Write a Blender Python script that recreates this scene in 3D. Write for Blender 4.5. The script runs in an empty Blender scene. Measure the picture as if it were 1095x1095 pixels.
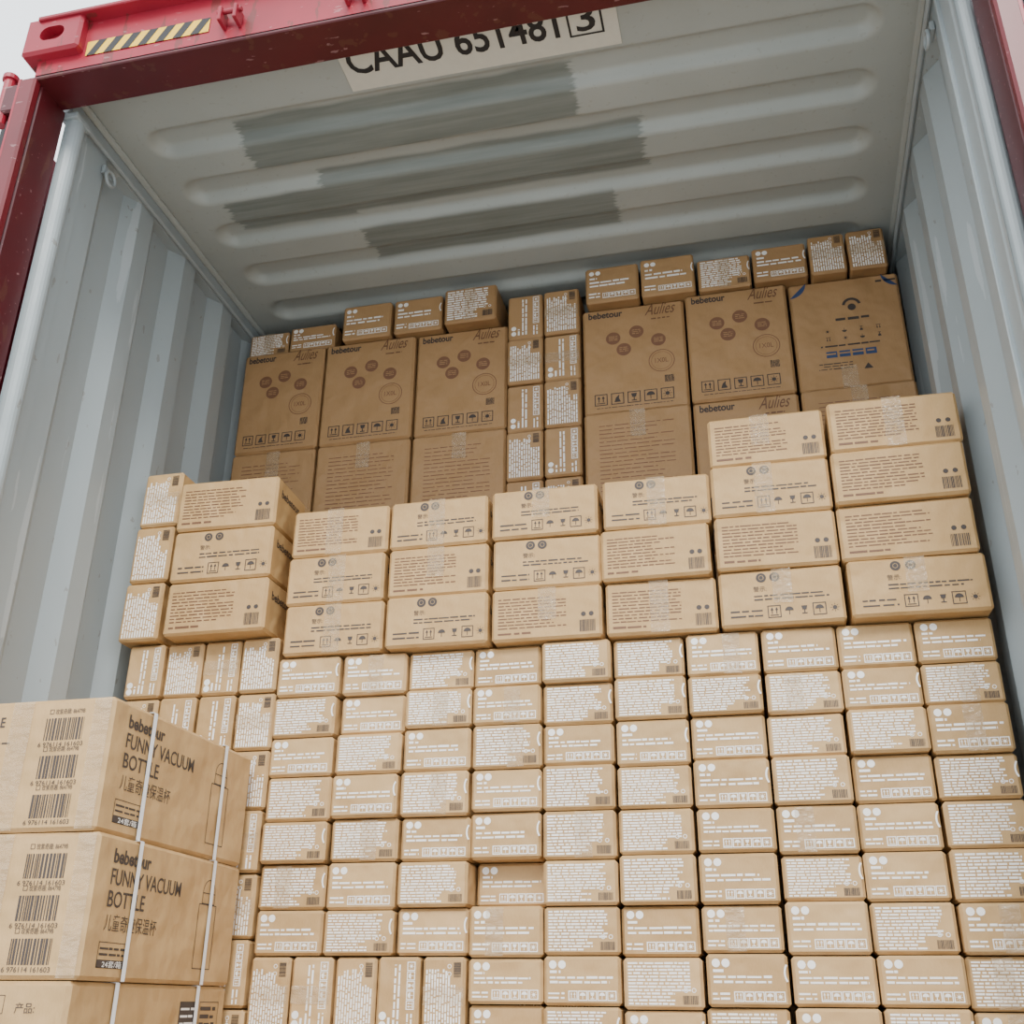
import bpy, bmesh, math, random
import numpy as np
from mathutils import Vector, Matrix
random.seed(7)
scene = bpy.context.scene
W = 2.375; CZ = 0.322; CEIL = 2.72
PO = .035   # right post sits slightly outboard of the wall's inner crest

# ------------------------------------------------------------ materials
def new_mat(name):
    m = bpy.data.materials.new(name); m.use_nodes = True
    nt = m.node_tree; nt.nodes.clear()
    out = nt.nodes.new('ShaderNodeOutputMaterial')
    b = nt.nodes.new('ShaderNodeBsdfPrincipled')
    nt.links.new(b.outputs[0], out.inputs[0])
    return m, nt, b
def N(nt, t, **kw):
    n = nt.nodes.new(t)
    for k, v in kw.items(): setattr(n, k, v)
    return n
def L(nt, a, b): nt.links.new(a, b)
def math_n(nt, op, a, b=None, clamp=False):
    n = N(nt, 'ShaderNodeMath', operation=op, use_clamp=clamp)
    for i, v in enumerate((a, b)):
        if v is None: continue
        if isinstance(v, (int, float)): n.inputs[i].default_value = v
        else: L(nt, v, n.inputs[i])
    return n.outputs[0]
def mixc(nt, fac, a, b):
    n = N(nt, 'ShaderNodeMix', data_type='RGBA')
    if isinstance(fac, (int, float)): n.inputs[0].default_value = fac
    else: L(nt, fac, n.inputs[0])
    for i, v in ((6, a), (7, b)):
        if isinstance(v, tuple): n.inputs[i].default_value = (*v, 1)
        else: L(nt, v, n.inputs[i])
    return n.outputs[2]
def noise(nt, vec, scale, detail=3, sc=None):
    if sc:
        mp = N(nt, 'ShaderNodeMapping'); mp.inputs['Scale'].default_value = sc
        L(nt, vec, mp.inputs[0]); vec = mp.outputs[0]
    n = N(nt, 'ShaderNodeTexNoise'); n.inputs['Scale'].default_value = scale
    n.inputs['Detail'].default_value = detail
    L(nt, vec, n.inputs['Vector']); return n.outputs[0]
def bump(nt, b, h, strength, dist):
    n = N(nt, 'ShaderNodeBump'); n.inputs['Strength'].default_value = strength
    n.inputs['Distance'].default_value = dist
    L(nt, h, n.inputs['Height']); L(nt, n.outputs[0], b.inputs['Normal'])

def kraft(name, c1, c2):
    m, nt, b = new_mat(name)
    tc = N(nt, 'ShaderNodeTexCoord').outputs['Object']
    geo = N(nt, 'ShaderNodeNewGeometry')
    col = mixc(nt, geo.outputs['Random Per Island'], c1, c2)
    n1 = noise(nt, tc, 7, 5)
    col = mixc(nt, math_n(nt, 'MULTIPLY', n1, 0.36), col, tuple(x*0.58 for x in c1))
    fib = noise(nt, tc, 260, 2, (1, 1, .35))
    col = mixc(nt, math_n(nt, 'MULTIPLY', fib, 0.22), col, tuple(x*1.25 for x in c2))
    L(nt, col, b.inputs['Base Color'])
    b.inputs['Roughness'].default_value = 0.6
    big = noise(nt, tc, 9, 2)
    hh = math_n(nt, 'ADD', big, math_n(nt, 'MULTIPLY', fib, 0.02))
    bump(nt, b, hh, 0.65, 0.035)
    return m
K_SMALL = kraft('kraft_light', (.43, .262, .105), (.57, .365, .165))
K_MED = kraft('kraft_mid', (.47, .28, .108), (.585, .37, .16))
K_REAR_SHADED = kraft('kraft_rear_shaded', (.38, .215, .09), (.45, .265, .115))  # rear boxes' browner tone: shade deep inside the container put into the colour

def flat(name, col, rough=.6, metal=0, var=0.15):
    m, nt, b = new_mat(name)
    tc = N(nt, 'ShaderNodeTexCoord').outputs['Object']
    n = noise(nt, tc, 40, 2)
    c = mixc(nt, math_n(nt, 'MULTIPLY', n, var), col, tuple(x*.5 for x in col))
    L(nt, c, b.inputs['Base Color'])
    b.inputs['Roughness'].default_value = rough; b.inputs['Metallic'].default_value = metal
    return m
INK = flat('ink_dark', (.05, .037, .032))
INKB = flat('ink_brown', (.15, .068, .032))
INKR = flat('ink_redbrown', (.20, .09, .045))
INKW = flat('ink_white', (.92, .89, .84), .45, var=.04)
BLACK = flat('black_paint', (.02, .02, .022))
YEL = flat('yellow_reflective', (.90, .54, .02), .35)
BLUE = flat('ink_blue', (.03, .06, .15))
STRAP = flat('strap_white', (.86, .88, .90), .3)
PANELW = flat('panel_offwhite', (.68, .66, .57), .5, var=.2)
STEEL = flat('grey_steel', (.34, .38, .39), .45)
WOOD = flat('pallet_wood', (.42, .28, .15), .8, var=.5)

def tape_mat():
    m, nt, b = new_mat('clear_tape')
    tc = N(nt, 'ShaderNodeTexCoord').outputs['Object']
    b.inputs['Base Color'].default_value = (.66, .51, .33, 1)
    b.inputs['Roughness'].default_value = .14
    b.inputs['Specular IOR Level'].default_value = .8
    n = noise(nt, tc, 22, 3, (1, 1, 2.2))
    bump(nt, b, n, 0.7, 0.025)
    a = math_n(nt, 'MULTIPLY', noise(nt, tc, 14, 3), .6)
    L(nt, a, b.inputs['Alpha'])
    return m
TAPE = tape_mat()

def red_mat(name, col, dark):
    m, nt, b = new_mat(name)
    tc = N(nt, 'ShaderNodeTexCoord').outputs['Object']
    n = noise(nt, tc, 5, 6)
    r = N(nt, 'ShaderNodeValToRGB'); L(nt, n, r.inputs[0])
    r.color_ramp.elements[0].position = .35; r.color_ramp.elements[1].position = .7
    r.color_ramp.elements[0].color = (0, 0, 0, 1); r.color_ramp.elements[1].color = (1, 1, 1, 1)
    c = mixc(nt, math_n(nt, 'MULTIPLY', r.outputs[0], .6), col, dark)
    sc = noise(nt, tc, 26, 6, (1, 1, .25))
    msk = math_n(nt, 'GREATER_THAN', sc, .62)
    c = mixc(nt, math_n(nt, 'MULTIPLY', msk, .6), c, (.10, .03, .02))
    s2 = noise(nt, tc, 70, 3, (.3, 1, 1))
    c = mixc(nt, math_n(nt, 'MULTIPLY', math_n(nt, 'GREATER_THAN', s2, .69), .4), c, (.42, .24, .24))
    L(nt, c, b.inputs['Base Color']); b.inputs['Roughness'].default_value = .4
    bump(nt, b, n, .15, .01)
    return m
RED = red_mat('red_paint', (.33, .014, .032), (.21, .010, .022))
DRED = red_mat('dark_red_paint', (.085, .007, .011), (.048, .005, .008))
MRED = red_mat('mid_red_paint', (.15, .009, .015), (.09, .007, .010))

def wall_mat():
    m, nt, b = new_mat('grey_container_paint')
    tc = N(nt, 'ShaderNodeTexCoord').outputs['Object']
    n = noise(nt, tc, 2.5, 5, (1, 1, .35))
    c = mixc(nt, n, (.28, .32, .33), (.40, .445, .455))
    st = noise(nt, tc, 16, 5, (1, 1, .07))
    k = math_n(nt, 'MULTIPLY', math_n(nt, 'GREATER_THAN', st, .64), .4)
    c = mixc(nt, k, c, (.55, .59, .60))
    sp = noise(nt, tc, 35, 4, (1, 1, .5))
    k = math_n(nt, 'MULTIPLY', math_n(nt, 'GREATER_THAN', sp, .70), .5)
    c = mixc(nt, k, c, (.20, .18, .14))
    L(nt, c, b.inputs['Base Color']); b.inputs['Roughness'].default_value = .36
    bump(nt, b, noise(nt, tc, 5, 2), .3, .025)
    return m
WALL = wall_mat()

def ceil_mat():
    m, nt, b = new_mat('ceiling_paint_with_brushed_patches')
    tc = N(nt, 'ShaderNodeTexCoord').outputs['Object']
    n = noise(nt, tc, 3, 5)
    c = mixc(nt, n, (.335, .365, .345), (.44, .465, .44))
    dn = noise(nt, tc, 60, 5)
    c = mixc(nt, math_n(nt, 'MULTIPLY', math_n(nt, 'GREATER_THAN', dn, .66), .3), c, (.27, .26, .22))
    sep = N(nt, 'ShaderNodeSeparateXYZ'); L(nt, tc, sep.inputs[0])
    wob = noise(nt, tc, 60, 3, (.35, 1.6, 1))      # ragged brush ends
    wob2 = noise(nt, tc, 4, 2)
    x = math_n(nt, 'ADD', sep.outputs[0], math_n(nt, 'MULTIPLY', math_n(nt, 'SUBTRACT', wob, .5), .07))
    y = math_n(nt, 'ADD', sep.outputs[1], math_n(nt, 'MULTIPLY', math_n(nt, 'SUBTRACT', wob2, .5), .03))
    tot = None
    for (x0, x1, y0, y1) in ((.38, 1.43, .235, .43), (.20, .62, .54, .725), (.55, 1.60, .485, .71), (.60, 1.48, .755, .965)):
        dx = math_n(nt, 'SUBTRACT', math_n(nt, 'ABSOLUTE', math_n(nt, 'SUBTRACT', x, (x0+x1)/2)), (x1-x0)/2)
        dy = math_n(nt, 'SUBTRACT', math_n(nt, 'ABSOLUTE', math_n(nt, 'SUBTRACT', y, (y0+y1)/2)), (y1-y0)/2)
        d = math_n(nt, 'MAXIMUM', dx, dy)
        mk = math_n(nt, 'MULTIPLY', math_n(nt, 'MULTIPLY', d, -70), 1, True)
        tot = mk if tot is None else math_n(nt, 'MAXIMUM', tot, mk)
    stre = noise(nt, tc, 34, 4, (.10, 1.6, 1))
    tot = math_n(nt, 'MULTIPLY', tot, math_n(nt, 'ADD', math_n(nt, 'MULTIPLY', stre, .8), .45, True))
    c = mixc(nt, tot, c, (.175, .20, .185))
    L(nt, c, b.inputs['Base Color']); b.inputs['Roughness'].default_value = .42
    bump(nt, b, noise(nt, tc, 6, 3), .2, .02)
    return m
CEILM = ceil_mat()

def ground_mat():
    m, nt, b = new_mat('concrete_yard')
    tc = N(nt, 'ShaderNodeTexCoord').outputs['Object']
    n = noise(nt, tc, 2, 8)
    L(nt, mixc(nt, n, (.34, .345, .34), (.44, .445, .44)), b.inputs['Base Color'])
    b.inputs['Roughness'].default_value = .85
    return m
GROUND = ground_mat()

# ------------------------------------------------------------ mesh builder
class MB:
    def __init__(s): s.v = []; s.f = []; s.m = []; s.mats = []
    def mi(s, mat):
        if mat not in s.mats: s.mats.append(mat)
        return s.mats.index(mat)
    def face(s, pts, mat):
        b = len(s.v); s.v += [tuple(p) for p in pts]
        s.f.append(tuple(range(b, b+len(pts)))); s.m.append(s.mi(mat))
    def box(s, c, size, mat, rz=0, e=.004, rx=0, ry=0):
        c = Vector(c); a, b_, h = [q/2 for q in size]
        e = min(e, a*.4, b_*.4, h*.4)
        R = Matrix.Rotation(rz, 3, 'Z') @ Matrix.Rotation(ry, 3, 'Y') @ Matrix.Rotation(rx, 3, 'X')
        base = len(s.v); idx = {}; loc = []
        for sx in (-1, 1):
            for sy in (-1, 1):
                for sz in (-1, 1):
                    for k, p in enumerate(((sx*a, sy*(b_-e), sz*(h-e)), (sx*(a-e), sy*b_, sz*(h-e)), (sx*(a-e), sy*(b_-e), sz*h))):
                        idx[(sx, sy, sz, k)] = len(loc); loc.append(Vector(p))
        fs = []
        q = ((-1, -1), (1, -1), (1, 1), (-1, 1))
        for t in (-1, 1):
            fs.append([idx[(t, u, w, 0)] for u, w in q])
            fs.append([idx[(u, t, w, 1)] for u, w in q])
            fs.append([idx[(u, w, t, 2)] for u, w in q])
        for p in (-1, 1):
            for r in (-1, 1):
                fs.append([idx[(-1, p, r, 1)], idx[(1, p, r, 1)], idx[(1, p, r, 2)], idx[(-1, p, r, 2)]])
                fs.append([idx[(p, -1, r, 0)], idx[(p, 1, r, 0)], idx[(p, 1, r, 2)], idx[(p, -1, r, 2)]])
                fs.append([idx[(p, r, -1, 0)], idx[(p, r, 1, 0)], idx[(p, r, 1, 1)], idx[(p, r, -1, 1)]])
        for sx in (-1, 1):
            for sy in (-1, 1):
                for sz in (-1, 1):
                    fs.append([idx[(sx, sy, sz, k)] for k in range(3)])
        for f in fs:
            p = [loc[i] for i in f]; n = (p[1]-p[0]).cross(p[2]-p[0])
            cen = sum(p, Vector())/len(p)
            if n.dot(cen) < 0: f = f[::-1]
            s.f.append(tuple(base+i for i in f)); s.m.append(s.mi(mat))
        s.v += [tuple(R @ p + c) for p in loc]
    def cyl(s, p0, p1, r, mat, n=16, r1=None):
        p0 = Vector(p0); p1 = Vector(p1); d = (p1-p0).normalized()
        u = d.orthogonal().normalized(); w = d.cross(u); r1 = r if r1 is None else r1
        base = len(s.v)
        for P, rr in ((p0, r), (p1, r1)):
            for i in range(n):
                t = 2*math.pi*i/n
                s.v.append(tuple(P+u*math.cos(t)*rr+w*math.sin(t)*rr))
        for i in range(n):
            j = (i+1) % n
            s.f.append((base+i, base+j, base+n+j, base+n+i)); s.m.append(s.mi(mat))
        s.f.append(tuple(base+i for i in range(n))[::-1]); s.m.append(s.mi(mat))
        s.f.append(tuple(base+n+i for i in range(n))); s.m.append(s.mi(mat))
    def torus(s, c, R, r, mat, axis='X', n=24, k=8):
        base = len(s.v); c = Vector(c)
        for i in range(n):
            t = 2*math.pi*i/n
            for j in range(k):
                q = 2*math.pi*j/k
                a = (R+r*math.cos(q))*math.cos(t); b_ = (R+r*math.cos(q))*math.sin(t); d = r*math.sin(q)
                p = {'X': (d, a, b_), 'Y': (a, d, b_), 'Z': (a, b_, d)}[axis]
                s.v.append(tuple(c+Vector(p)))
        for i in range(n):
            for j in range(k):
                s.f.append((base+i*k+j, base+((i+1) % n)*k+j, base+((i+1) % n)*k+(j+1) % k, base+i*k+(j+1) % k)); s.m.append(s.mi(mat))
    def obj(s, name, parent=None, smooth=False):
        me = bpy.data.meshes.new(name); me.from_pydata(s.v, [], s.f)
        for m in s.mats: me.materials.append(m)
        me.polygons.foreach_set('material_index', s.m)
        if smooth: me.polygons.foreach_set('use_smooth', [True]*len(me.polygons))
        me.update()
        o = bpy.data.objects.new(name, me); scene.collection.objects.link(o)
        if parent: o.parent = parent
        return o

_tc = {}
def text_geo(body, size, off=0.0):
    key = (body, size, off)
    if key in _tc: return _tc[key]
    cu = bpy.data.curves.new('t', 'FONT'); cu.body = body; cu.size = size; cu.resolution_u = 3; cu.offset = off
    o = bpy.data.objects.new('t', cu); scene.collection.objects.link(o)
    bpy.context.view_layer.update()
    dg = bpy.context.evaluated_depsgraph_get(); ev = o.evaluated_get(dg); me = ev.to_mesh()
    vs = [(v.co.x, v.co.y) for v in me.vertices]; fs = [tuple(p.vertices) for p in me.polygons]
    ev.to_mesh_clear(); bpy.data.objects.remove(o); bpy.data.curves.remove(cu)
    _tc[key] = (vs, fs); return vs, fs

class Face:
    """a flat frame on a real surface: lower-left origin, right, up, outward normal"""
    def __init__(s, mb, o, r, u, n): s.mb = mb; s.o = Vector(o); s.r = Vector(r); s.u = Vector(u); s.n = Vector(n); s.k = 0
    def P(s, x, y, off=.0008): return s.o+s.r*x+s.u*y+s.n*off
    def poly(s, pts, mat, off=.0008):
        s.mb.face([s.P(x, y, off) for x, y in pts], mat)
    def rect(s, x0, y0, x1, y1, mat, off=.0008): s.poly(((x0, y0), (x1, y0), (x1, y1), (x0, y1)), mat, off)
    def frame(s, x0, y0, x1, y1, t, mat):
        s.rect(x0, y0, x1, y0+t, mat); s.rect(x0, y1-t, x1, y1, mat)
        s.rect(x0, y0+t, x0+t, y1-t, mat); s.rect(x1-t, y0+t, x1, y1-t, mat)
    def disc(s, x, y, r, mat, n=14, a0=0, a1=2*math.pi, off=.0008):
        s.poly([(x+r*math.cos(a0+(a1-a0)*i/n), y+r*math.sin(a0+(a1-a0)*i/n)) for i in range(n+(a1-a0 < 6))], mat, off)
    def ring(s, x, y, r, t, mat, n=18, a0=0, a1=2*math.pi, off=.0008):
        for i in range(n):
            p = a0+(a1-a0)*i/n; q = a0+(a1-a0)*(i+1)/n
            s.poly(((x+(r-t)*math.cos(p), y+(r-t)*math.sin(p)), (x+r*math.cos(p), y+r*math.sin(p)),
                    (x+r*math.cos(q), y+r*math.sin(q)), (x+(r-t)*math.cos(q), y+(r-t)*math.sin(q))), mat, off)
    def text(s, body, x, y, size, mat, off=0.0, width=None, shear=0, center=False):
        vs, fs = text_geo(body, size, off)
        if not vs: return
        x0 = min(v[0] for v in vs); x1 = max(v[0] for v in vs)
        k = width/(x1-x0) if width else 1
        sh = -(x1-x0)*k/2 if center else 0
        b = len(s.mb.v)
        s.mb.v += [tuple(s.P(x+sh+(a-x0)*k+shear*c, y+c, .0011)) for a, c in vs]
        mi = s.mb.mi(mat)
        for f in fs: s.mb.f.append(tuple(b+i for i in f)); s.mb.m.append(mi)
    def lines(s, x0, y0, x1, y1, n, mat, fill=.5, rag=.3, off=.0008):
        p = (y1-y0)/n
        for i in range(n):
            y = y1-(i+1)*p+p*.2; x = x0; xe = x1-(random.random()*rag*(x1-x0) if random.random() < .5 else 0)
            while x < xe:
                w = random.uniform(.9, 3.2)*p; w = min(w, xe-x)
                hh = p*fill*random.uniform(.8, 1.05)
                s.rect(x, y, x+w, y+hh, mat, off); x += w+p*random.uniform(.2, .6)
    def barcode(s, x0, y0, x1, y1, mat):
        x = x0
        while x < x1:
            w = random.choice((.0012, .0018, .0028)) * (x1-x0)/.05
            s.rect(x, y0, min(x+w, x1), y1, mat); x += w+random.choice((.001, .0016, .002))*(x1-x0)/.05
    def icon(s, kind, x, y, z, mat, fr=True, t=.07):
        if fr: s.frame(x, y, x+z, y+z, z*t, mat)
        cx = x+z/2
        if kind == 0:
            for d in (-.17, .17):
                s.rect(cx+d*z-.035*z, y+.3*z, cx+d*z+.035*z, y+.65*z, mat)
                s.poly(((cx+d*z-.12*z, y+.6*z), (cx+d*z+.12*z, y+.6*z), (cx+d*z, y+.85*z)), mat)
            s.rect(x+.18*z, y+.17*z, x+.82*z, y+.24*z, mat)
        elif kind == 1:
            s.disc(cx, y+.5*z, .32*z, mat, 8, 0, math.pi)
            s.rect(cx-.03*z, y+.17*z, cx+.03*z, y+.5*z, mat)
        elif kind == 2:
            s.poly(((cx-.22*z, y+.82*z), (cx-.15*z, y+.5*z), (cx+.15*z, y+.5*z), (cx+.22*z, y+.82*z)), mat)
            s.rect(cx-.04*z, y+.25*z, cx+.04*z, y+.5*z, mat); s.rect(cx-.2*z, y+.17*z, cx+.2*z, y+.25*z, mat)
        elif kind == 3:
            s.disc(cx, y+.5*z, .17*z, mat, 10)
            for i in range(8):
                a = i*math.pi/4; c, d = math.cos(a), math.sin(a)
                s.poly(((cx+c*.22*z-d*.03*z, y+.5*z+d*.22*z+c*.03*z), (cx+c*.22*z+d*.03*z, y+.5*z+d*.22*z-c*.03*z), (cx+c*.38*z, y+.5*z+d*.38*z)), mat)
        elif kind == 4:
            s.poly(((cx-.25*z, y+.2*z), (cx+.25*z, y+.2*z), (cx+.1*z, y+.55*z), (cx+.15*z, y+.85*z), (cx-.12*z, y+.6*z)), mat)

def front(mb, c, w, d, h, rz=0, side=False):
    c = Vector(c); cs, sn = math.cos(rz), math.sin(rz)
    r = Vector((cs, sn, 0)); n = Vector((sn, -cs, 0)); u = Vector((0, 0, 1))
    if side: return Face(mb, c+r*w/2+n*d/2-u*h/2, -n, u, r)
    return Face(mb, c+n*d/2-r*w/2-u*h/2, r, u, n)
def turn(F, w):   # rotate artwork by 90 degrees on the face (box stood on end)
    return Face(F.mb, F.P(w, 0, 0), F.u, -F.r, F.n)

# ------------------------------------------------------------ artwork
def art_small(F, w, h, kind, ink=INKW):
    if kind == 'A':
        F.disc(w*.12, h*.83, .009, ink, 12); F.disc(w*.24, h*.83, .009, ink, 12)
        F.lines(w*.08, h*.64, w*.22, h*.72, 1, ink, .7, 0)
        F.lines(w*.08, h*.43, w*.90, h*.62, 2, ink, .50, .2)
        z = w*.118
        for i, k in enumerate((0, 1, 2, 1, 3)): F.icon(k, w*.32+i*z*1.06, h*.10, z, ink, t=.10)
        F.lines(w*.06, h*.12, w*.27, h*.3, 2, ink, .45, 0)
    else:
        F.lines(w*.06, h*.34, w*.84, h*.93, 9, ink, .60, .12)
        F.lines(w*.06, h*.08, w*.64, h*.34, 4, ink, .60, .25)
        F.barcode(w*.74, h*.1, w*.93, h*.27, INK)
        F.ring(w*.78, h*.37, .005, .0015, ink, 10)
        F.ring(w*.88, h*.37, .005, .0015, ink, 10)
def art_med(F, w, h, kind):
    if kind == 'A':
        for q in (.35, .46):
            F.disc(w*q, h*.85, .0125, INK, 16)
            F.ring(w*q, h*.85, .0065, .0010, K_MED, 8, off=.0012)
        F.text('警示:', w*.28, h*.61, .015, INK)
        F.lines(w*.28, h*.43, w*.88, h*.56, 2, INK, .42, .12)
        z = h*.22
        for i, k in enumerate((0, 1, 2, 1, 3)): F.icon(k, w*.38+i*z*1.12, h*.12, z, INK, i in (0, 3))
        F.lines(w*.08, h*.14, w*.34, h*.32, 2, INK, .35, 0)
    else:
        F.lines(w*.06, h*.22, w*.68, h*.84, 10, INKB, .36, .35)
        F.lines(w*.06, h*.1, w*.36, h*.2, 1, INKB, .4, 0)
        F.barcode(w*.80, h*.1, w*.94, h*.32, INK)
        F.disc(w*.835, h*.43, .0065, INK, 10); F.disc(w*.905, h*.43, .0065, INK, 10)
def tape_v(F, w, h, u, tw=.045, y0=0, y1=1):
    F.rect(u*w-tw/2, h*y0+.003, u*w+tw/2, h*y1-.003, TAPE, .0018)
def tape_h(F, w, h, v, tw=.045):
    F.rect(.003, v*h-tw/2, w-.003, v*h+tw/2, TAPE, .0018)

def art_big(F, w, h, kind='logo'):
    if kind == 'logo':
        F.text('bebetour', w*.06, h*.91, .036, INK, .0010, width=w*.34)
        F.text('Aulies', w*.62, h*.885, .066, INKB, .0, width=w*.28, shear=.3)
        F.lines(w*.68, h*.835, w*.86, h*.86, 1, INKB, .5, 0)
        for (a, b_) in ((.53, .74), (.30, .70), (.74, .64), (.40, .585)):
            F.disc(w*a, h*b_, .025, INKR, 20)
            F.lines(w*a-.015, h*b_-.010, w*a+.015, h*b_+.012, 3, K_REAR_SHADED, .40, 0, off=.0013)
        F.ring(w*.76, h*.44, .044, .0026, INKR, 28); F.ring(w*.76, h*.44, .035, .0012, INKR, 24)
        F.text('1X0L', w*.76, h*.44-.008, .026, INKR, width=.044, center=True)
        F.lines(w*.78, h*.235, w*.87, h*.30, 7, INK, .7, 0)
        z = w*.125
        for i, k in enumerate((0, 4, 2, 1, 3)): F.icon(k, w*.10+i*z*1.27, h*.08, z, INK)
        F.lines(w*.12, h*.05, w*.85, h*.065, 1, INK, .4, 0)
    else:
        F.lines(w*.14, h*.30, w*.84, h*.90, 17, INKR, .20, .35)
        z = w*.1
        for i, k in enumerate((0, 4, 2, 1, 3)): F.icon(k, w*.2+i*z*1.27, h*.085, z, INK)

# ------------------------------------------------------------ ROOM SHELL
LEN = 5.9
def wall(name, x0, sgn):
    mb = MB()
    pts = [(.0, .015)]
    y = .14
    while y < LEN:
        pts += [(0, y), (0, y+.072), (.036, y+.125), (.036, y+.225)]; y += .278
    pts.append((0, LEN))
    zs = [0, .9, 1.8, 2.655]
    for i in range(len(pts)-1):
        (d0, y0), (d1, y1) = pts[i], pts[i+1]
        for k in range(3):
            q = [(x0-sgn*d0, y0, zs[k]), (x0-sgn*d1, y1, zs[k]), (x0-sgn*d1, y1, zs[k+1]), (x0-sgn*d0, y0, zs[k+1])]
            mb.face(q if sgn < 0 else q[::-1], WALL)
    return mb.obj(name)
wall_left = wall('wall_left', 0.0, 1)
wall_right = wall('wall_right', W, -1)
mb = MB(); mb.box((W/2, LEN+.02, CEIL/2), (W+.08, .04, CEIL), WALL); mb.obj('wall_back')
mb = MB(); mb.box((W/2, LEN/2, -.075), (W+.09, LEN+.05, .15), WOOD); mb.obj('floor')
ys = np.concatenate([np.arange(0.0, 1.6, .008), np.arange(1.6, LEN+.05, .03)])
xs = np.concatenate([[-.04, 0], np.arange(.05, .26, .01), np.linspace(.28, W-.28, 20), np.arange(W-.26, W-.04, .01), [W, W+.04]])
centers = [.26+.222*i for i in range(26)]
verts = []; faces = []
def sm(t): t = max(0, min(1, t)); return t*t*(3-2*t)
for y in ys:
    for x in xs:
        h = 0
        for c in centers:
            if abs(y-c) < .08:
                ex = min(x-.12, (W-.12)-x)
                dd = math.hypot(y-c, min(0, ex-.05)*1.0) if ex < .05 else abs(y-c)
                h = .030*sm((.064-dd)/.036)
        verts.append((x, y, CEIL+h))
nx = len(xs)
for j in range(len(ys)-1):
    for i in range(nx-1):
        a = j*nx+i; faces.append((a, a+nx, a+nx+1, a+1))
me = bpy.data.meshes.new('ceiling'); me.from_pydata(verts, [], faces); me.materials.append(CEILM)
me.polygons.foreach_set('use_smooth', [True]*len(me.polygons))
ceil = bpy.data.objects.new('ceiling', me); scene.collection.objects.link(ceil)
mb = MB(); mb.box((W/2, LEN/2, CEIL+.075), (W+.09, LEN+.02, .03), RED); mb.obj('roof_skin', ceil)
for nm, x0, s in (('trim_1', 0, 1), ('trim_2', W, -1)):
    mb = MB()
    mb.box((x0-s*.02, LEN/2+.01, 2.70), (.05, LEN-.02, .10), WALL, e=.006)
    mb.cyl((x0+s*.012, .03, 2.652), (x0+s*.012, LEN, 2.652), .007, STEEL, 8)
    mb.cyl((x0+s*.010, .03, 2.712), (x0+s*.010, LEN, 2.712), .012, CEILM, 8)
    mb.obj(nm)
for nm, x0, s in (('trim_3', 0, 1), ('trim_4', W, -1)):
    mb = MB(); mb.box((x0-s*.04, LEN/2+.01, .05), (.06, LEN-.02, .12), RED, e=.006); mb.obj(nm)

# number panel on the ceiling
mb = MB()
F = Face(mb, (.80, .185, CEIL-.004), (1, 0, 0), (0, -1, 0), (0, 0, -1))
mb.box((1.19, .10, CEIL-.002), (.78, .17, .004), PANELW, e=.0005)
F.text('CAAU 651481', .02, .060, .135, BLACK, .0022, width=.60)
F.text('3', .668, .066, .122, BLACK, .0015, width=.052)
F.frame(.645, .050, .74, .166, .006, BLACK)
mb.obj('container_number_panel')

# ------------------------------------------------------------ DOOR FRAME
fr = bpy.data.objects.new('container_door_frame', None); scene.collection.objects.link(fr)
HW = W+PO
mb = MB()
mb.box((HW/2, -.1225, 2.735), (HW+.02, .005, .19), RED, e=.002)
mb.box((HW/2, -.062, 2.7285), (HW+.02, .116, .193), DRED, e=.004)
mb.box((HW/2, -.14, 2.822), (HW+.02, .05, .014), RED, e=.003)
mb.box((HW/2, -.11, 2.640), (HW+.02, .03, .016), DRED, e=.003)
mb.obj('header_beam', fr)
mb = MB()
for x0, s in ((0, -1), (HW, 1)):
    mb.box((x0+s*.027, -.115, 1.31), (.052, .03, 2.66), MRED, e=.006)
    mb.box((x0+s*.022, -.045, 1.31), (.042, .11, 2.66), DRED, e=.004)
    mb.box((x0+s*.05, -.09, 1.31), (.012, .08, 2.66), RED, e=.003)
mb.obj('corner_posts', fr)
mb = MB()
for x0, s in ((0, 1), (HW, -1)):
    mb.cyl((x0+s*.012, .045, 0), (x0+s*.012, .045, 2.62), .026, WALL, 20)
    mb.box((x0-s*.0, .08, 1.31), (.012, .10, 2.62), WALL, e=.003)
    mb.box((x0+s*.012, .045, 2.63), (.05, .07, .02), WALL, e=.003)
mb.box((HW-.02, .13, 1.31), (.05, .012, 2.62), WALL, e=.003)
mb.obj('post_inner_channels', fr)
mb = MB(); mb.box((HW/2, -.065, -.075), (HW+.08, .13, .15), DRED); mb.obj('door_sill', fr)

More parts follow.
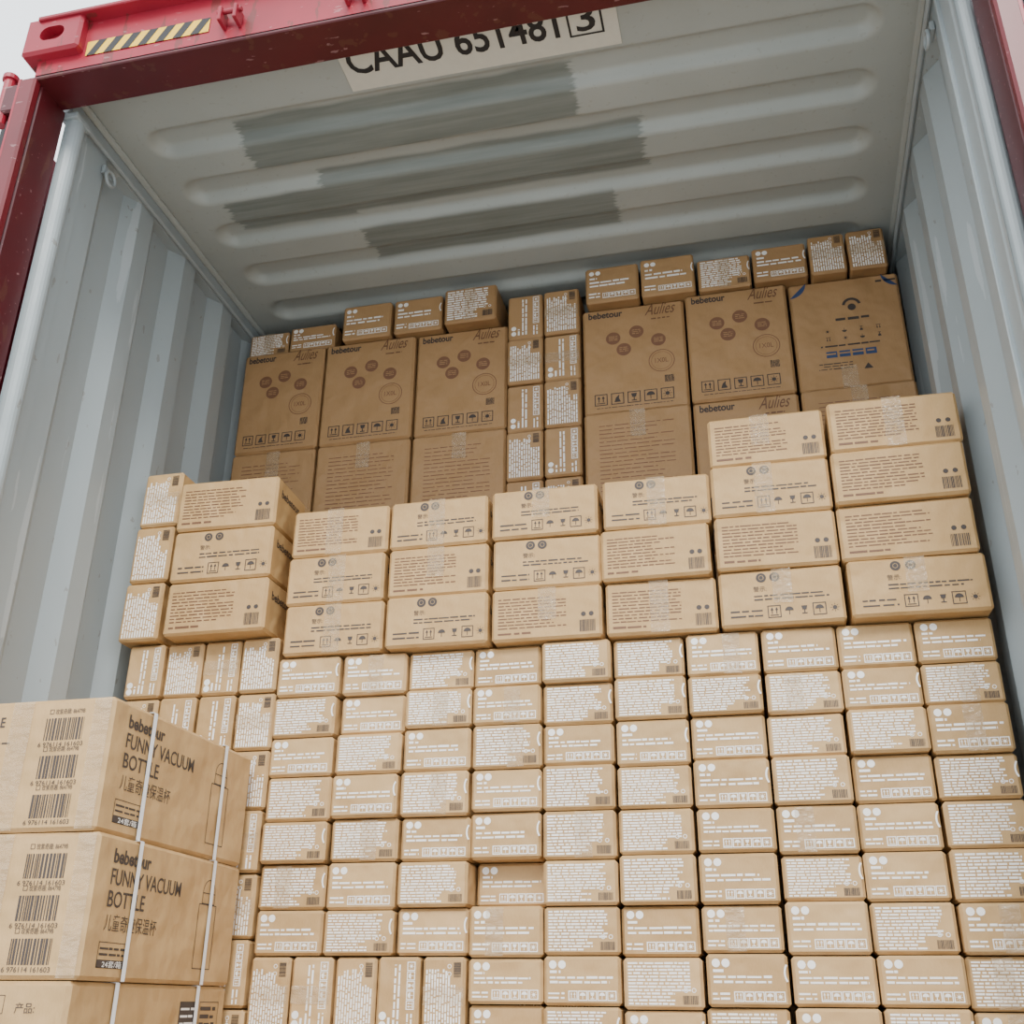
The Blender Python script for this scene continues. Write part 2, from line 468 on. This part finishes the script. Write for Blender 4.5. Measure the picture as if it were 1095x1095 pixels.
def casting(name, x, z):
    mbx = MB(); mbx.box((x, -.075, z), (.178, .162, .135), RED, e=.008); o = mbx.obj(name, fr)
    n = 20
    for ax in ('y', 'z', 'x'):
        cm = MB(); pts = []
        for i in range(n):
            t = 2*math.pi*i/n; a = math.cos(t)*.026; b = math.sin(t)*.026
            if ax == 'z': a += .022*(1 if a > 0 else -1)
            else: b += .012*(1 if b > 0 else -1)
            pts.append((a, b))
        base = []
        for dlt in (-.13, .13):
            for a, b in pts:
                base.append({'y': (x+b, -.075+dlt-.10, z+a), 'z': (x+a, -.075+b, z+dlt+.1), 'x': (x+dlt, -.075+b, z+a)}[ax])
        cm.v = base; cm.f = [tuple(range(n)), tuple(range(n, 2*n))[::-1]]+[(i, n+i, n+(i+1) % n, (i+1) % n) for i in range(n)]
        cm.m = [0]*len(cm.f); cm.mats = [DRED]
        c = cm.obj('cut')
        bm = bmesh.new(); bm.from_mesh(c.data); bmesh.ops.recalc_face_normals(bm, faces=bm.faces); bm.to_mesh(c.data); bm.free()
        md = o.modifiers.new('b', 'BOOLEAN'); md.object = c; md.operation = 'DIFFERENCE'; md.solver = 'EXACT'
        dg = bpy.context.evaluated_depsgraph_get(); dg.update()
        nm = bpy.data.meshes.new_from_object(o.evaluated_get(dg))
        o.modifiers.clear(); o.data = nm; bpy.data.objects.remove(c)
    return o
casting('corner_casting_left', .040, 2.765)
casting('corner_casting_right', HW-.040, 2.765)
mb = MB()
F = Face(mb, (.14, -.1265, 2.683), (1, 0, 0), (0, 0, 1), (0, -1, 0))
F.rect(0, 0, .37, .052, YEL)
x = .004
while x < .33:
    F.poly(((x, 0), (x+.026, 0), (x+.056, .052), (x+.030, .052)), BLACK, .0014); x += .052
mb.obj('hazard_strip', fr)
mb = MB()
for xk in (.58, .93, W-.93, W-.54):
    mb.box((xk-.022, -.145, 2.70), (.010, .04, .05), RED, e=.003)
    mb.box((xk+.022, -.145, 2.70), (.010, .04, .05), RED, e=.003)
    mb.cyl((xk-.035, -.150, 2.715), (xk+.035, -.150, 2.715), .007, RED, 10)
mb.obj('cam_keepers', fr)
mb = MB()
for x0, s in ((-.055, -1), (HW+.055, 1)):
    for z in (.3, .95, 1.6, 2.2, 2.58):
        mb.box((x0+s*.02, -.10, z), (.05, .05, .10), DRED, e=.006)
        mb.cyl((x0+s*.045, -.11, z-.08), (x0+s*.045, -.11, z+.08), .016, RED, 14)
        mb.cyl((x0+s*.045, -.11, z+.08), (x0+s*.045, -.11, z+.095), .022, RED, 14)
mb.obj('hinges', fr)
for x0, s in ((-.13, -1), (HW+.13, 1)):
    mb = MB()
    mb.box((x0, .52, 1.33), (.03, 1.15, 2.55), RED, e=.006)
    for k in range(4): mb.box((x0+s*.025, .52, .4+k*.62), (.03, 1.05, .22), RED, e=.015)
    mb.box((x0-s*.015, -.05, 1.33), (.05, .03, 2.55), BLACK, e=.006)
    for yy in (.2, .8):
        mb.cyl((x0+s*.06, yy, .03), (x0+s*.06, yy, 2.60), .017, STEEL, 12)
    mb.obj('container_door')

mb = MB()
for x0, s in ((0, 1), (W, -1)):
    for yy in (.22, 1.6):
        mb.box((x0+s*.008, yy, 2.60), (.012, .05, .03), STEEL, e=.003)
        mb.torus((x0+s*.022, yy, 2.575), .022, .005, STEEL, 'X')
mb.obj('lashing_rings')

mb = MB(); mb.face(((-30, -40, -.15), (32, -40, -.15), (32, 30, -.15), (-30, 30, -.15)), GROUND); mb.obj('ground')

# ------------------------------------------------------------ SMALL BOX STACK
sb = MB()
FY = .66
def small(x, y, z, w, h, kind, stand=False, d=.25, rz=0, ink=INKW, arc=None, tape=None, mat=None):
    g = .0028
    c = (x+w/2, y+d/2, z+h/2)
    sb.box(c, (w-2*g, d, h-g), mat or K_SMALL, rz, e=.0065)
    F = front(sb, c, w-2*g, d, h-g, rz)
    if stand:
        G = turn(F, w-2*g); art_small(G, h-g, w-2*g, kind, ink)
        if tape is None and random.random() < .4: tape_h(F, w-2*g, h-g, .5, .04)
    else:
        art_small(F, w-2*g, h-g, kind, ink)
        if arc is None and random.random() < .45:
            F.ring(w+.018, h*.62, .034, .0040, INKW, 8, math.pi*.82, math.pi*1.18)
    if tape is None and not stand and random.random() < .3: tape_v(F, w-2*g, h-g, random.uniform(.35, .65), .042)
    if tape: tape_v(F, w-2*g, h-g, .5, .04)
RH = .107; CW = .1825
pat = ["AABABBAAAA", "BABABBBBAB", "ABABAAABBA", "BABABBABAB", "BBAABBAAAB", "BABABBABAB", "ABAABAAABA", "AAAAABAAAB", "BAAABABABA", "ABABABABAB", "AABBABABAB"]
for c in range(10):
    offs = [0]+[random.uniform(-.005, .005) for _ in range(10)]+[0]
    if c < 3: offs[7] = 0
    sx = random.uniform(-.002, .002)
    for r in range(11):
        if c < 3 and r >= 7: continue
        dy = random.uniform(-.012, .012)
        if (c, r) == (3, 5): dy = .06
        zt = 1.177-r*RH+offs[r]; zb = 1.177-(r+1)*RH+offs[r+1]
        small(.522+c*CW+random.uniform(-.0015, .0015)+sx, FY+dy, zb, CW-.0008, zt-zb, pat[r][c], rz=math.radians(random.uniform(-1, 1)))
z = 1.177-7*RH
for k in range(5):
    for q in range(2):
        zz = z-(q+1)*.170
        small(1.07-(k+1)*.1096, FY+random.uniform(-.006, .006), zz, .109, .169, 'BA'[(k+q) % 2], stand=True)
zrest = z-2*.170
for k in range(3):
    small(.522+k*CW, FY, 0, CW-.001, zrest-.001, 'A')
sb.obj('small_cardboard_box_stack')
sb = MB()
for k in range(4):
    for r in range(8):
        small(.057+k*.1155, FY-.002+random.uniform(-.006, .006), 1.244-(r+1)*.1555, .115, .155, random.choice('AB'), stand=True, rz=math.radians(random.uniform(-.8, .8)))
sb.obj('end_on_cardboard_box_stack')
sb = MB()
for r in range(3):
    small(.03+.004*r, .625, 1.2465+r*.177, .128, .176, 'B', stand=True, tape=None, mat=K_MED)
sb.obj('upright_cardboard_box_stack')
sb = MB()
RY = 1.14
for k in range(2):
    for r in range(14):
        zz = 2.64-(r+1)*.1858
        if zz < -.01: continue
        small(1.032+k*.131, RY+random.uniform(-.006, .006), zz, .130, .185, 'AB'[(r+k) % 2], stand=True, mat=K_REAR_SHADED, d=.3)
sb.obj('narrow_cardboard_box_column')
sb = MB()
ZT = 2.5415
for (x, x1, h, dy, k) in ((.012, .175, .105, .04, 'B'), (.18, .366, .108, .03, 'A'), (.402, .594, .150, 0, 'A'), (.602, .79, .148, 0, 'A'), (.80, .998, .150, -.02, 'B'),
                      (1.318, 1.508, .150, -.03, 'A'), (1.512, 1.70, .158, -.03, 'A'), (1.706, 1.888, .130, -.02, 'B'), (1.892, 2.073, .140, -.03, 'A')):
    small(x, RY+dy, ZT, x1-x, h, k, mat=K_REAR_SHADED, d=.26, tape=True if k == 'B' else False)
for (x, w, h) in ((2.078, .122, .158), (2.203, .125, .160)):
    small(x, RY-.03, ZT, w, h, 'B', stand=True, mat=K_REAR_SHADED, d=.26)
sb.obj('small_carton_row')

# ------------------------------------------------------------ MEDIUM BOXES
def medium(x, y, z, w, h, kind, rz=0, tape=0):
    mb = MB(); d = .25; c = (0, 0, 0)
    mb.box(c, (w-.005, d, h-.003), K_MED, 0, e=.007)
    F = front(mb, c, w-.005, d, h-.003)
    art_med(F, w-.004, h-.002, kind)
    if tape: tape_v(F, w, h, .47+random.uniform(-.05, .05), .048, *((.0, 1) if tape == 1 else (.35, 1)))
    S = front(mb, c, w-.005, d, h-.002, side=True)
    S.text('bebetour', .03, h*.62, .034, INK, .0006, width=.13)
    S.rect(d-.05, .003, d-.012, h-.006, TAPE, .0015)
    o = mb.obj('cardboard_box'); o.location = (x+w/2, y+d/2, z+h/2); o.rotation_euler[2] = rz
MY = .64
edges = [.526, .822, 1.114, 1.416, 1.709, 2.02, 2.352]
cols = ["AAB", "ABA", "BAA", "BBA", "ABAB", "ABBB"]
mh = .1445
for c in range(6):
    n = len(cols[c]); hh = mh if n == 3 else .1485
    w = edges[c+1]-edges[c]
    for r in range(n):
        x = edges[c]+random.uniform(-.004, .004)+.002
        medium(x, MY+random.uniform(-.012, .008)-(.02 if c == 5 else 0), 1.179+r*hh, w-.006, hh, cols[c][r], math.radians(random.uniform(-1.3, 1.3)),
               tape=random.choice((0, 1, 1, 2)))
for r, k in enumerate("BAB"):
    medium(.183-.004*r, .600, 1.2465+r*.158, .312, .157, k, math.radians((-.5, .4, 1.5)[r]), tape=0)

# ------------------------------------------------------------ LARGE CARTONS
def large(x, y, z, w, h, kind, d=.38):
    mb = MB(); c = (0, 0, 0)
    mb.box(c, (w-.004, d, h-.002), K_REAR_SHADED, 0, e=.008)
    F = front(mb, c, w-.004, d, h-.002)
    if kind == 'other':
        G = Face(mb, F.P(w-.004, h-.002, 0), -F.r, -F.u, F.n)   # art is printed upside-down
        G.ring(w*.44, h*.26, .030, .009, INK, 20, math.pi*1.05, math.pi*1.95)
        G.disc(w*.44, h*.275, .013, INK, 14)
        G.lines(w*.30, h*.36, w*.60, h*.39, 1, INK, .8, 0)
        for j, yy in enumerate((.45, .52)):
            for i in range(4): G.icon((0, 2, 1, 3)[(i+j) % 4], w*(.20+.15*i), h*yy, .024, INK, False)
        G.lines(w*.24, h*.60, w*.76, h*.63, 1, INK, .5, 0)
        for i in range(4): G.rect(w*(.28+.115*i), h*.66, w*(.375+.115*i), h*.715, BLUE)
        G.lines(w*.3, h*.67, w*.72, h*.705, 1, K_REAR_SHADED, .35, 0, off=.0013)
        G.poly(((w*.33, h*.84), (w*.41, h*.84), (w*.37, h*.79)), INK)
        G.lines(w*.02, h*.05, w*.2, h*.08, 1, INK, .6, 0)
        G.lines(w*.5, h*.76, w*.8, h*.83, 3, INK, .35, .2)
        F.disc(0.002, h-.004, .055, BLUE, 10, -math.pi/2, 0)
        F.disc(w-.006, h-.004, .05, BLUE, 10, math.pi, 1.5*math.pi)
        tape_v(F, w, h, .45, .05, 0, .2)
    else:
        art_big(F, w-.004, h-.002, kind)
        if kind == 'text': tape_v(F, w, h, .5, .05, .75, 1)
    o = mb.obj('large_cardboard_carton'); o.location = (x+w/2, y+d/2, z+h/2)
    return o
ex = [(.012, .336), (.338, .687), (.689, 1.029), (1.298, 1.654), (1.657, 1.996), (1.999, 2.355)]
TH = 2.54/6
for t in range(6):
    for i, (a, b) in enumerate(ex):
        kd = 'logo' if (t == 5 or (t == 4 and i == 4) or t < 4) else 'text'
        if i == 5 and t == 5: kd = 'other'
        large(a+random.uniform(0, .002), RY+random.uniform(-.01, .01)+(.0 if i > 2 else .02), t*TH, b-a-.002, TH, kd)

# ------------------------------------------------------------ FOREGROUND BOTTLE CARTONS
pl = MB()
PX, PY, PW, PD = .05, -.003, .43, .645
BH = .274; Z0 = .0855
for yy in (.03, .31, .58): pl.box((PX+PW/2, PY+yy+.01, .0325), (PW, .07, .065), WOOD, e=.003)
for i in range(4): pl.box((PX+.045+i*.113, PY+PD/2, .075), (.085, PD, .02), WOOD, e=.002)
pl.obj('wooden_pallet')
for t in range(3):
    mb = MB(); c = (0, 0, 0); w, d, h = PW, PD-.01, BH-.002
    mb.box(c, (w, d, h), K_SMALL, 0, e=.008)
    F = front(mb, c, w, d, h); S = front(mb, c, w, d, h, side=True)
    if t > 0:
        F.text('BOTTLE', w-.345, h*.80, .03, INK, .0005, width=.09)
        F.lines(w-.32, h*.66, w-.235, h*.69, 1, INK, .5, 0)
        F.lines(w-.32, h*.60, w-.26, h*.63, 1, INK, .5, 0)
        for i in range(3):
            y = h*(.72-.29*i)
            F.barcode(w-.155, y-.012, w-.065, y+.035, INK)
            F.text('6 976114 161603', w-.165, y-.025, .0135, INK, width=.105)
            F.frame(w-.15, y+.044, w-.14, y+.054, .0012, INK)
            F.text('玫紫奇趣: 86479B', w-.136, y+.044, .0125, INK, width=.07)
        F.rect(w-.24, .003, w-.19, h-.003, TAPE, .0018)
        F.rect(w-.045, .003, w-.005, h-.003, TAPE, .0018)
        S.text('bebetour', .062, h*.81, .038, INK, .0012, width=.145)
        S.text('FUNNY VACUUM', .062, h*.655, .044, INK, .0005, width=.285)
        S.text('BOTTLE', .062, h*.50, .044, INK, .0005, width=.14)
        S.text('儿童奇趣保温杯', .062, h*.345, .034, INK, 0, width=.20)
        S.frame(.055, h*.085, .165, h*.26, .0015, INK)
        S.lines(.06, h*.16, .16, h*.24, 2, INK, .4, .2)
        S.rect(.055, h*.085, .165, h*.14, INK)
        S.text('24套/箱', .075, h*.092, .014, INKW, width=.07)
    else:
        F.icon(1, w-.21, h*.80, .028, INK, False); F.icon(2, w-.17, h*.80, .028, INK, False)
        F.frame(w-.215, h*.79, w-.135, h*.91, .0012, INK)
        F.lines(w-.33, h*.25, w-.08, h*.74, 8, INK, .35, .4)
        F.text('产品:', w-.11, h*.8, .02, INK)
        S.rect(.42, h*.62, .5, h*.88, INK); S.lines(.425, h*.64, .495, h*.86, 4, INKW, .35, .2, off=.0013)
        S.frame(.51, h*.60, .60, h*.88, .0015, INK); S.lines(.515, h*.62, .595, h*.86, 4, INK, .5, .2)
    if t > 0:   # bottle outline drawing with rounded shoulders
        bx, by = .44, h*.12
        S.frame(bx, by, bx+.085, by+.14, .002, INK)
        S.frame(bx+.012, by+.14, bx+.073, by+.165, .002, INK)
        S.ring(bx+.0425, by+.165, .03, .002, INK, 12, 0, math.pi)
    for sdist in (.155, .49):
        S.poly(((sdist-.0075, 0), (sdist+.0075, 0), (sdist+.0075, h), (sdist-.0075, h)), STRAP, .0035)
        yl = -d/2+sdist
        mb.box((0, yl, h/2+.0004), (w+.004, .015, .001), STRAP, e=.0002)
    o = mb.obj('bottle_carton')
    rz = (0, .6, -.6)[t]
    o.location = (PX+PW/2+(.0, .006, 0)[t], PY+PD/2, Z0+t*BH+BH/2); o.rotation_euler[2] = math.radians(rz)

# ------------------------------------------------------------ LIGHT
w = bpy.data.worlds.new('overcast_sky'); scene.world = w; w.use_nodes = True
nt = w.node_tree; nt.nodes.clear()
out = nt.nodes.new('ShaderNodeOutputWorld'); bg = nt.nodes.new('ShaderNodeBackground')
L(nt, bg.outputs[0], out.inputs[0])
tc = N(nt, 'ShaderNodeTexCoord').outputs['Generated']
cl = noise(nt, tc, 2.2, 5)
L(nt, mixc(nt, cl, (.80, .90, 1.0), (1, 1, 1)), bg.inputs['Color'])
bg.inputs['Strength'].default_value = 2.7
sun = bpy.data.lights.new('sun', 'SUN'); sun.energy = 3.2; sun.angle = math.radians(18); sun.color = (1, .97, .9)
so = bpy.data.objects.new('sun', sun); scene.collection.objects.link(so)
d = Vector((-.18, 1, -.95)).normalized()
so.rotation_euler = d.to_track_quat('-Z', 'Y').to_euler()

# ------------------------------------------------------------ CAMERA
cam = bpy.data.cameras.new('camera'); cam.sensor_width = 36; cam.lens = 36*1150/1095; cam.clip_start = .05
co = bpy.data.objects.new('camera', cam); scene.collection.objects.link(co)
Xc = Vector((.9739, .2268, .0077)).normalized()
B = Vector((.2095, -.8842, -.4176)).normalized()
Up = B.cross(Xc).normalized(); Xc = Up.cross(B)
M = Matrix(((Xc.x, Up.x, B.x), (Xc.y, Up.y, B.y), (Xc.z, Up.z, B.z))).to_4x4()
M.translation = Vector((1.79, -1.96, CZ))
co.matrix_world = M
scene.camera = co
